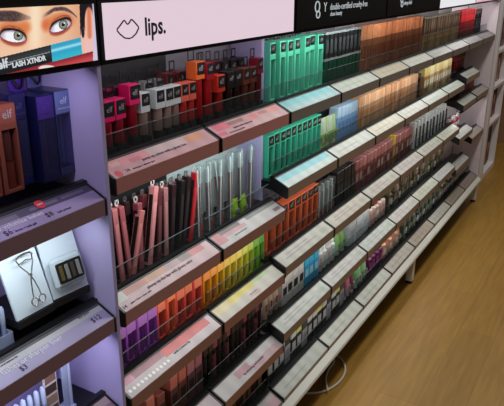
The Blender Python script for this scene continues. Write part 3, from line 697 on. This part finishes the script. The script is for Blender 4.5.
place([teal], 1.965, 2.42, .065, zA0, 'teal mascara boxes', 'top shelf right of lips sign', 'mascara', 'teal mascara boxes on the top shelf', jr=.06, jy=.012, jz=.010)
place([tealb], 1.972, 2.42, .044, zA0, 'teal back-row mascara boxes', 'top shelf right of lips sign', 'mascara', 'teal mascara boxes in the back row', y=1.158)
place([lambda: P_two(.040, .215, .05, (30, 34, 36), (12, 66, 50), (150, 156, 160))], 2.425, 2.825, .044, zA0, 'black and green packs', 'top shelf before the brown cartons', 'blister pack', 'black and green packs on the top shelf', jr=.02)
cs = [(206, 132, 92), (196, 116, 74), (176, 98, 62), (160, 88, 56)]
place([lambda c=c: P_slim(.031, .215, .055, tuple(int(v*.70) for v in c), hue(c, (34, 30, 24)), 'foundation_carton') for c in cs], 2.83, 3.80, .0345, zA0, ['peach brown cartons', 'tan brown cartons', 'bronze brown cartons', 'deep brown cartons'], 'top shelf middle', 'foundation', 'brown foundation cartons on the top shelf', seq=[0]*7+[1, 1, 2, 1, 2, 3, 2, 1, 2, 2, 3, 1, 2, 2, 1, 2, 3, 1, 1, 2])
place([lambda: P_two(.040, .20, .05, (110, 86, 66), (150, 120, 78), (130, 126, 116)), lambda: P_two(.040, .20, .05, (84, 66, 52), (120, 96, 64), (130, 126, 116))], 3.83, 4.70, .046, zA0, ['golden brown packs', 'dark brown packs'], 'top shelf toward the far end', 'blister pack', 'brown packs on the top shelf', seq=[0, 1, 1, 0])
place([lambda: P_box(.042, .20, .05, (200, 30, 40), (140, 22, 30), head=.4, logo=False, tab=False, labc=(150, 20, 30))], 4.72, 5.17, .05, zA0, 'red packs', 'top shelf in the last bay', 'boxed cosmetic', 'red packs on the top shelf of the last bay')
place([lambda: P_pen(.19, (40, 36, 38), (20, 20, 20), .010)], 5.22, 5.42, .05, zA0, 'black pencils', 'top shelf at the end panel', 'pencil', 'black pencils at the end panel')

# --- lips bay, second shelf (liners, then clear wands)
zB0 = zB1+TR
src = {}
def P_liner(h, col, w=.017, tab=(206, 190, 188)):
    p = empty('boxed_lip_liner')
    part('carton', mk(bx(B(), -w/2, w/2, 0, w, 0, h, .0008), mat('satin_card', col, .4)), p)
    part('label_panel', mk(bx(B(), -w*.30, w*.30, -.0006, 0, h*.12, h*.80), mat('label_ink', hue(col, (34, 30, 30)) if sum(col) > 160 else (60, 52, 54), .5)), p)
    part('side_panel', mk(bx(B(), -w/2-.0006, -w/2, w*.15, w*.85, h*.04, h*.90), mat('black_label', (30, 24, 28), .4)), p)
    hooktab(p, w*1.15, w, h, mat('tab_card', tab, .4))
    return p
pens = [(1.075, (160, 84, 92), .175, -.06), (1.108, (132, 40, 56), .190, -.10), (1.140, (178, 96, 100), .205, -.03), (1.176, (196, 112, 116), .212, -.06), (1.210, (170, 84, 92), .210, -.09), (1.218, (206, 120, 118), .180, .30), (1.262, (150, 70, 80), .195, .04), (1.292, (216, 132, 134), .228, .20), (1.335, (96, 44, 50), .205, .10), (1.372, (170, 110, 112), .208, .05), (1.402, (50, 26, 32), .205, .12), (1.432, (24, 20, 22), .208, .16), (1.462, (40, 22, 26), .210, .20), (1.492, (190, 32, 42), .214, .22)]
pn = ['small dusty pink', 'crimson', 'rose', 'light pink', 'mauve', 'leaning pink', 'plum', 'tall pale pink', 'dark maroon', 'greyish pink', 'oxblood', 'black', 'charcoal', 'red']
for (x, c, h, tl_), nm in zip(pens, pn):
    p = P_liner(h, c, .019, (214, 196, 194) if sum(c) > 230 else (130, 124, 126))
    one(p, (x-.015, 1.082+random.uniform(0, .010), zB0+abs(tl_)*.012), '%s boxed lip liner hanging on the second lips shelf' % nm, 'lip liner', 'lip liners on the second lips shelf', 0, 0, tl_)
place([lambda: P_pen(.19, (120, 50, 56), (40, 20, 22), .009, (130, 110, 110), 'hanging_lip_liner'), lambda: P_pen(.19, (40, 24, 28), (20, 18, 20), .009, (110, 100, 100), 'hanging_lip_liner')], 1.09, 1.55, .035, zB0, ['rose back-row liners', 'black back-row liners'], 'second lips shelf', 'lip liner', 'lip liners in the back row of the second lips shelf', y=1.135, seq=[0, 0, 1, 0, 1, 1, 0, 1, 1], tilt=.06)
gl = [(120, 24, 34), (150, 60, 60), (90, 30, 40), (150, 90, 76), (110, 56, 64), (130, 40, 30)]
for i, x in enumerate([1.530, 1.560, 1.590, 1.622, 1.654, 1.686, 1.718, 1.750, 1.784, 1.816, 1.848, 1.880]):
    p = P_clear(.222, gl[i % 6], .021)
    one(p, (x, 1.085+(i % 2)*.016, zB0), '%s clear gloss wand from the left on the second lips shelf' % words(i), 'lip gloss', 'clear gloss wands on the second lips shelf', ry=(0, .03, -.02, 0, .04, -.16 if i == 5 else 0)[i % 6])
fpart('backing', mk(bx(B(), 1.036, 1.52, 1.19, 1.20, zA+.02, 1.69), mat('black_back', (24, 22, 26), .6)), 'black backing behind the boxed lip glosses')
fpart('backing', mk(bx(B(), 1.036, 1.498, 1.19, 1.20, zB1+.02, zA-.01), mat('black_back', (24, 22, 26), .6)), 'black backing behind the lip liners')
link_b = fpart('lit_back_panel', mk(bx(B(), 1.50, 1.925, 1.19, 1.20, zB1+.02, zA-.01), mat('white_back', (196, 204, 206), .4)), 'white backing behind the clear wands')
place([lambda: P_tube(.07, .03, (150, 190, 40), (170, 200, 60))], 1.70, 1.80, .05, zB0, 'lime tubes', 'lying low behind the second lips shelf rail', 'lip balm', 'small lime tubes', y=1.062)
GAP_COR = P_slim
# --- lips bay, third shelf
zC0 = zC1+TR
sq = [0, 1, 1, 1, 1, 2, 3, 2, 2, 2]
place([lambda: P_frame(.046, .132, .045, (226, 150, 40), (150, 80, 20), 'boxed_lip_oil', False, (236, 170, 80), (200, 110, 30)),
       lambda: P_frame(.048, .132, .045, (150, 74, 176), (70, 20, 90), 'boxed_lip_oil', False, (176, 120, 200), (110, 40, 130)),
       lambda: P_frame(.046, .132, .045, (216, 74, 60), (110, 26, 24), 'boxed_lip_oil', False, (232, 130, 100), (150, 40, 36)),
       lambda: P_frame(.046, .150, .045, (238, 104, 70), (130, 40, 26), 'boxed_lip_oil', False, (240, 140, 100), (170, 50, 36))],
      1.06, 1.52, .048, zC0, ['amber boxes', 'purple boxes', 'red boxes', 'tall orange box row'], 'third lips shelf', 'lip oil', 'purple and red boxes on the third lips shelf', seq=sq)
yc = [(226, 140, 30), (232, 150, 30), (230, 170, 40), (226, 190, 50), (230, 206, 60), (232, 214, 70), (214, 216, 60), (190, 214, 60), (140, 204, 60), (120, 200, 60)]
for i, c in enumerate(yc):
    p = P_frame(.040, .135, .045, c, tuple(int(v*.6) for v in c), 'boxed_lip_balm', False, hue(c, (20, 20, 60)), tuple(int(v*.5) for v in c))
    one(p, (1.548+i*.0405, 1.08, zC0), '%s box from the left of the yellow to green run, third lips shelf' % words(i), 'lip balm', 'orange to green boxes on the third lips shelf')
# --- lips bay, fourth shelf
zD0 = zD1+TR
for i, (x, h, c, nm) in enumerate(((1.10, .12, (110, 66, 58), 'brown'), (1.16, .12, (110, 66, 58), 'brown'), (1.235, .142, (150, 88, 76), 'tan'), (1.285, .125, (92, 46, 40), 'dark brown'), (1.352, .150, (152, 84, 72), 'tan'), (1.398, .152, (150, 82, 70), 'tan'), (1.445, .153, (130, 84, 92), 'mauve topped'), (1.49, .155, (120, 76, 86), 'mauve topped'))):
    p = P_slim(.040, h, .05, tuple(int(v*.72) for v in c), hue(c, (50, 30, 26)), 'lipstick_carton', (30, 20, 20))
    one(p, (x, 1.078, zD0), '%s %s lipstick carton from the left, fourth lips shelf' % (words(i), nm), 'lipstick', 'lipstick cartons on the fourth lips shelf')
place([lambda: P_pen(.15, (26, 22, 24), (18, 16, 18), .011, (60, 54, 56), 'lip_crayon'), lambda: P_pen(.15, (120, 56, 70), (22, 18, 20), .011, (60, 54, 56), 'lip_crayon')], 1.52, 1.93, .029, zD0, ['black crayons', 'plum crayons'], 'fourth lips shelf', 'lip crayon', 'lip crayons on the fourth lips shelf', seq=[0, 0, 1, 0, 0, 1, 0], tilt=.03)
place([lambda: P_slim(.034, .14, .05, (28, 24, 22), (40, 34, 30), 'lipstick_carton', (120, 96, 60)), lambda: P_slim(.034, .14, .05, (70, 40, 44), (110, 84, 80), 'lipstick_carton')], 1.53, 1.93, .04, zE+TR, ['black cartons', 'plum cartons'], 'bottom lips shelf', 'lipstick', 'cartons on the bottom lips shelf', seq=[0, 0, 1])

# --- second tier right of lips
zb2 = zB2+TR
place([lambda: P_frame(.042, .158, .05, (70, 190, 156))], 1.955, 2.42, .047, zb2, 'teal mascara boxes', 'second tier right of the lavender fin', 'mascara', 'teal mascara boxes on the second tier')
place([lambda: P_tube(.13, .036, (176, 204, 150), (206, 216, 190), band=(120, 160, 70)), lambda: P_tube(.13, .036, (196, 206, 190), (150, 190, 90), band=(120, 160, 70))], 2.42, 2.60, .040, zb2, ['pale green tubes', 'cream tubes'], 'second tier after the teal boxes', 'squeeze tube', 'pale green tubes on the second tier', seq=[0, 1])
place([lambda: P_slim(.038, .15, .045, (120, 164, 206), (176, 206, 230), 'primer_carton', (90, 130, 190))], 2.60, 2.84, .040, zb2, 'light blue cartons', 'second tier middle', 'primer', 'light blue cartons on the second tier')
c2 = [(224, 178, 140), (214, 160, 116), (200, 142, 100), (190, 130, 96)]
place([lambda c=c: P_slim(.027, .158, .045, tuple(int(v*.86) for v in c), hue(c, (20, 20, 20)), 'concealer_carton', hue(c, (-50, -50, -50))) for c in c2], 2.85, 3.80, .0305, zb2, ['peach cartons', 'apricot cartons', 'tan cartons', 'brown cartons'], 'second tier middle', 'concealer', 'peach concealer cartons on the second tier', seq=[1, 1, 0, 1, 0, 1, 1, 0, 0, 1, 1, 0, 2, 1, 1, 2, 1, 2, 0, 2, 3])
one(P_pen(.15, (50, 52, 56), (30, 30, 32), .012, (120, 120, 120), 'tester_pen'), (3.87, 1.09, zb2), 'dark tester pen after the peach cartons, second tier', 'tester')
place([lambda: P_slim(.05, .165, .05, (150, 110, 66), (206, 180, 110), 'powder_carton', (220, 206, 180)), lambda: P_slim(.05, .165, .05, (190, 160, 110), (220, 208, 164), 'powder_carton', (230, 226, 210))], 3.94, 4.60, .055, zb2, ['gold cartons', 'pale gold cartons'], 'second tier far end', 'powder', 'gold cartons on the second tier', seq=[0, 0, 1, 1, 0, 1])
place([lambda: P_box(.042, .15, .04, (150, 24, 40), (110, 18, 30), logo=False, tab=False)], 4.70, 5.0, .05, ZC-.69+TR, 'crimson packs', 'first short shelf of the last bay', 'boxed cosmetic', 'crimson packs in the last bay')
# --- third tier right of lips
zc2 = zC2+TR
place([lambda: P_frame(.056, .168, .05, (236, 110, 70), (100, 40, 26), 'boxed_primer', True, (22, 20, 20), (140, 60, 40))], 1.955, 2.42, .058, zc2, 'coral boxes', 'third tier right of lips bay', 'primer', 'coral boxes on the third tier')
place([lambda: P_clear(.15, (160, 170, 166), .034, 'clear_brush_sleeve')], 2.43, 2.61, .042, zc2, 'clear sleeves', 'third tier after the coral boxes', 'brush', 'clear sleeves on the third tier')
place([lambda: P_slim(.042, .16, .045, (12, 12, 14), (30, 30, 32), 'black_carton', (70, 70, 72))], 2.62, 2.84, .048, zc2, 'black cartons', 'third tier between clear sleeves and rose packs', 'carton', 'black cartons on the third tier')
place([lambda: P_slim(.044, .155, .04, (130, 66, 66), (196, 120, 120), 'blush_carton', (190, 160, 150)), lambda: P_slim(.044, .155, .04, (150, 86, 80), (206, 140, 136), 'blush_carton', (90, 50, 50)), lambda: P_slim(.044, .165, .04, (170, 130, 50), (226, 200, 60), 'blush_carton', (190, 160, 90))], 2.86, 3.78, .051, zc2, ['rose cartons', 'dusky pink cartons', 'yellow topped cartons'], 'third tier middle', 'blush', 'rose blush cartons on the third tier', seq=[0, 0, 1, 0, 1, 1, 0, 0, 1, 0, 1, 2, 0, 1, 0, 1, 0, 0])
place([lambda: P_slim(.026, .165, .04, (226, 230, 230), (240, 242, 242), 'white_pencil_carton', (200, 200, 200)), lambda: P_slim(.026, .12, .04, (16, 14, 15), (24, 22, 22), 'dark_pencil_carton', (30, 28, 28))], 3.82, 4.62, .040, zc2, ['white cartons', 'black cartons'], 'third tier far end', 'pencil', 'white and black pencil cartons on the third tier', seq=[0, 1])
place([lambda: P_box(.05, .12, .04, (176, 130, 60), (90, 60, 40), logo=False, tab=False)], 4.72, 4.95, .06, ZC-.886+TR-.0, 'amber packs', 'second short shelf of the last bay', 'boxed cosmetic', 'amber packs in the last bay')
# --- fourth tier
zd2 = zD2+TR
place([lambda: P_tube(.14, .044, (206, 180, 160), (190, 160, 140), band=(150, 110, 96))], 1.95, 2.09, .047, zd2, 'beige tubes', 'fourth tier right of lips bay', 'squeeze tube', 'beige tubes on the fourth tier')
place([lambda: P_slim(.05, .145, .045, (196, 190, 186), (214, 208, 204), 'skincare_carton', (26, 24, 26))], 2.09, 2.30, .053, zd2, 'white cartons with black label', 'fourth tier', 'skincare', 'white cartons on the fourth tier')
place([lambda: P_slim(.045, .135, .045, (36, 150, 196), (60, 176, 214), 'blue_carton', (150, 206, 226))], 2.31, 2.45, .047, zd2, 'bright blue cartons', 'fourth tier', 'skincare', 'bright blue cartons on the fourth tier')
place([lambda: P_bottle(.125, .022, (206, 196, 192), (226, 226, 224), (176, 150, 140)), lambda: P_bottle(.12, .022, (214, 220, 220), (236, 236, 236), (150, 180, 176))], 2.47, 2.66, .048, zd2, ['blush bottles', 'white bottles'], 'fourth tier after the blue cartons', 'bottle', 'pale bottles on the fourth tier', seq=[0, 1])
place([lambda: P_tube(.125, .05, (150, 196, 120), (206, 220, 206), band=(70, 130, 70))], 2.67, 2.80, .06, zd2, 'green tubes', 'fourth tier middle', 'squeeze tube', 'green tubes on the fourth tier')
place([lambda: P_slim(.085, .145, .06, (206, 212, 216), (226, 230, 232), 'white_carton', (180, 190, 196))], 2.82, 3.10, .095, zd2, 'large white cartons', 'fourth tier middle', 'skincare', 'large white cartons on the fourth tier')
place([lambda: P_bottle(.135, .024, (226, 200, 190), (30, 26, 28), (206, 150, 140)), lambda: P_bottle(.125, .024, (214, 180, 170), (226, 80, 80), (230, 220, 210))], 3.12, 3.38, .052, zd2, ['blush bottles with black cap', 'blush bottles with red cap'], 'fourth tier', 'bottle', 'blush bottles on the fourth tier', seq=[0, 0, 1])
place([lambda: P_slim(.042, .135, .045, (58, 66, 54), (110, 96, 70), 'skincare_carton', (150, 130, 90)), lambda: P_bottle(.12, .02, (90, 60, 36), (30, 28, 28), (200, 190, 170)), lambda: P_slim(.042, .12, .045, (90, 76, 76), (140, 120, 116), 'skincare_carton')], 3.42, 4.64, .049, zd2, ['dark green cartons', 'amber bottles', 'taupe cartons'], 'fourth tier far half', 'skincare', 'dark cartons and amber bottles on the fourth tier', seq=[0, 1, 0, 2, 1, 0, 2, 0])
place([lambda: P_bottle(.11, .022, (196, 60, 70), (230, 230, 230)), lambda: P_bottle(.10, .022, (60, 60, 120), (230, 230, 230))], 4.72, 5.05, .055, ZC-1.132+TR-.0, ['red bottles', 'blue bottles'], 'third short shelf of the last bay', 'bottle', 'small bottles in the last bay', seq=[0, 1, 0])
# --- bottom tier
ze = zE+TR
place([lambda: P_slim(.05, .14, .05, (30, 30, 32), (214, 214, 206), 'cleanser_carton', (206, 206, 206)), lambda: P_slim(.05, .14, .05, (28, 28, 30), (226, 224, 120), 'cleanser_carton', (206, 206, 206)), lambda: P_slim(.05, .125, .05, (176, 170, 176), (60, 60, 64), 'cleanser_carton')], 1.97, 2.80, .055, ze, ['black cartons with white top', 'black cartons with yellow top', 'grey cartons with dark top'], 'bottom tier', 'cleanser', 'black cartons on the bottom tier', seq=[0, 1, 0, 2, 0, 1, 2, 0])
place([lambda: P_tube(.13, .04, (150, 70, 110), (220, 200, 210)), lambda: P_tube(.13, .04, (226, 140, 150), (230, 220, 220))], 2.81, 2.96, .045, ze, ['plum tubes', 'pink tubes'], 'bottom tier', 'squeeze tube', 'plum and pink tubes on the bottom tier', seq=[0, 1])
place([lambda: P_tube(.135, .045, (110, 190, 110), (226, 230, 220)), lambda: P_tube(.125, .045, (170, 206, 160), (90, 160, 90))], 2.97, 3.15, .05, ze, ['green tubes', 'pale green tubes'], 'bottom tier', 'squeeze tube', 'green tubes on the bottom tier', seq=[0, 1])
place([lambda: P_bottle(.13, .026, (110, 28, 90), (70, 20, 60), (150, 60, 120))], 3.17, 3.40, .057, ze, 'magenta bottles', 'bottom tier middle', 'bottle', 'magenta bottles on the bottom tier')
place([lambda: P_bottle(.125, .026, (230, 170, 140), (236, 200, 180), (240, 210, 190)), lambda: P_tube(.12, .045, (226, 150, 120), (236, 220, 210))], 3.42, 3.75, .058, ze, ['peach bottles', 'peach tubes'], 'bottom tier middle', 'bottle', 'peach bottles on the bottom tier', seq=[0, 1])
place([lambda: P_slim(.045, .13, .05, (70, 84, 66), (120, 130, 110), 'skincare_carton', (150, 160, 140)), lambda: P_bottle(.12, .022, (56, 80, 60), (30, 30, 30)), lambda: P_tube(.12, .042, (130, 126, 140), (90, 90, 96)), lambda: P_tube(.12, .042, (196, 160, 120), (220, 210, 200))], 3.78, 4.64, .052, ze, ['olive cartons', 'green bottles', 'lilac grey tubes', 'sand tubes'], 'bottom tier far half', 'skincare', 'mixed skincare on the bottom tier', seq=[0, 1, 0, 2, 0, 3, 1, 2])
place([lambda: P_bottle(.11, .024, (206, 176, 90), (40, 40, 40)), lambda: P_bottle(.11, .024, (110, 120, 150), (230, 230, 230))], 4.68, 5.5, .062, ze, ['honey bottles', 'slate bottles'], 'bottom tier of the last bay', 'bottle', 'bottles on the bottom tier of the last bay', seq=[0, 1, 1])
place([lambda: P_pen(.14, (150, 90, 80), (60, 50, 50), .01)], 5.17, 5.45, .07, ZC-.883+TR, 'brown pencils', 'upper short shelf against the end panel', 'pencil', 'brown pencils by the end panel')

# ---------------------------------------------------------------- far fixture, cable
fu = empty('open_shelf_unit', (6.1, 1.05, 0)); tag(fu, 'white framed shelf unit with pinkish shelves beyond the long display', 'shelf unit')
PM = mat('white_frame_metal', (236, 230, 232), .4)
for x0_, x1_ in ((0, .09), (.62, .66)): part('post', mk(bx(B(), x0_, x1_, 0, .06, 0, 1.95, .004), PM), fu)
part('side_panel', mk(bx(B(), 0, .02, .06, .24, 0, 1.95), PM), fu)
part('back_panel', mk(bx(B(), .02, .66, .22, .24, 0.02, 1.95), mat('dusky_back', (150, 112, 104), .6)), fu)
part('base', mk(bx(B(), .09, .62, 0, .22, 0, .06, .003), PM), fu)
for zz in (.52, .87, 1.2, 1.52): part('shelf', mk(bx(B(), .09, .62, 0.0, .22, zz, zz+.03, .002), PM), fu)
for i, (zz, c, nm) in enumerate(((.06, (120, 70, 60), 'brown'), (.55, (150, 80, 76), 'rose'), (.90, (170, 120, 110), 'pinkish'), (1.23, (110, 74, 70), 'dark'), (1.55, (176, 140, 130), 'pale'))):
    for j, x in enumerate((.19, .33, .48)):
        p = P_slim(.09, .22, .10, c, hue(c, (26, 20, 16)), 'boxed_gift_set')
        one(p, (6.1+x, 1.10, zz), '%s %s box on the %s shelf of the far open unit' % (words(j), nm, ('lowest', 'second', 'third', 'fourth', 'top')[i]), 'boxed gift', 'boxes in the far open unit')
cb = empty('wooden_counter', (6.95, .98, 0)); tag(cb, 'tall tan counter with stacked shelves at the right edge beyond the white unit', 'counter')
WD = mat('tan_wood', (166, 128, 96), .5, 0, .12, 20)
part('side_panel', mk(bx(B(), 0, .03, 0.08, .30, .92, 1.95, .002), WD), cb)
part('side_panel', mk(bx(B(), .9, .93, 0.08, .30, .0, 1.95, .002), WD), cb)
for zz in (.92, 1.16, 1.40, 1.64, 1.9): part('shelf', mk(bx(B(), .03, .90, .09, .30, zz, zz+.035, .002), mat('beige_shelf', (186, 160, 140), .5)), cb)
part('back_panel', mk(bx(B(), .03, .9, .285, .30, .955, 1.95), mat('brown_back', (120, 86, 66), .6)), cb)
part('leg', mk(bx(B(), 0, .04, .24, .28, 0, .92, .002), mat('red_leg', (150, 60, 40), .5)), cb)

cbm = mat('white_cable', (206, 196, 180), .45)
bm = B()
pts = [(2.33, 1.10, .006), (2.36, 1.04, .006), (2.40, .985, .0065), (2.46, .950, .0065), (2.54, .935, .007), (2.62, .945, .007), (2.68, .975, .007), (2.72, 1.02, .007), (2.72, 1.07, .007), (2.66, 1.10, .007), (2.58, 1.12, .007)]
def cr_(P, n=6):
    o = []
    for i in range(len(P)-1):
        p0, p1, p2, p3 = [Vector(P[max(0, min(len(P)-1, j))]) for j in (i-1, i, i+1, i+2)]
        for k in range(n):
            t_ = k/n; o.append(.5*((2*p1)+(p2-p0)*t_+(2*p0-5*p1+4*p2-p3)*t_*t_+(3*p1-p0-3*p2+p3)*t_**3))
    return o+[Vector(P[-1])]
pts = [(a-.055-.12*(a-2.5)*0, b_+.018, c) for a, b_, c in pts]
tube(bm, cr_(pts), .0055, 8)
tag(link('power_cable', mk(bm, cbm, True)), 'white power cable looped on the floor under the display rail', 'cable')
bm = B(); tube(bm, cr_([(2.36, .965, .018), (2.40, .99, .019), (2.46, 1.02, .012), (2.54, 1.04, .006), (2.62, 1.045, .006), (2.68, 1.09, .006)]), .005, 8)
tag(link('power_cable', mk(bm, cbm, True)), 'thinner white cable crossing the looped cable on the floor', 'cable')
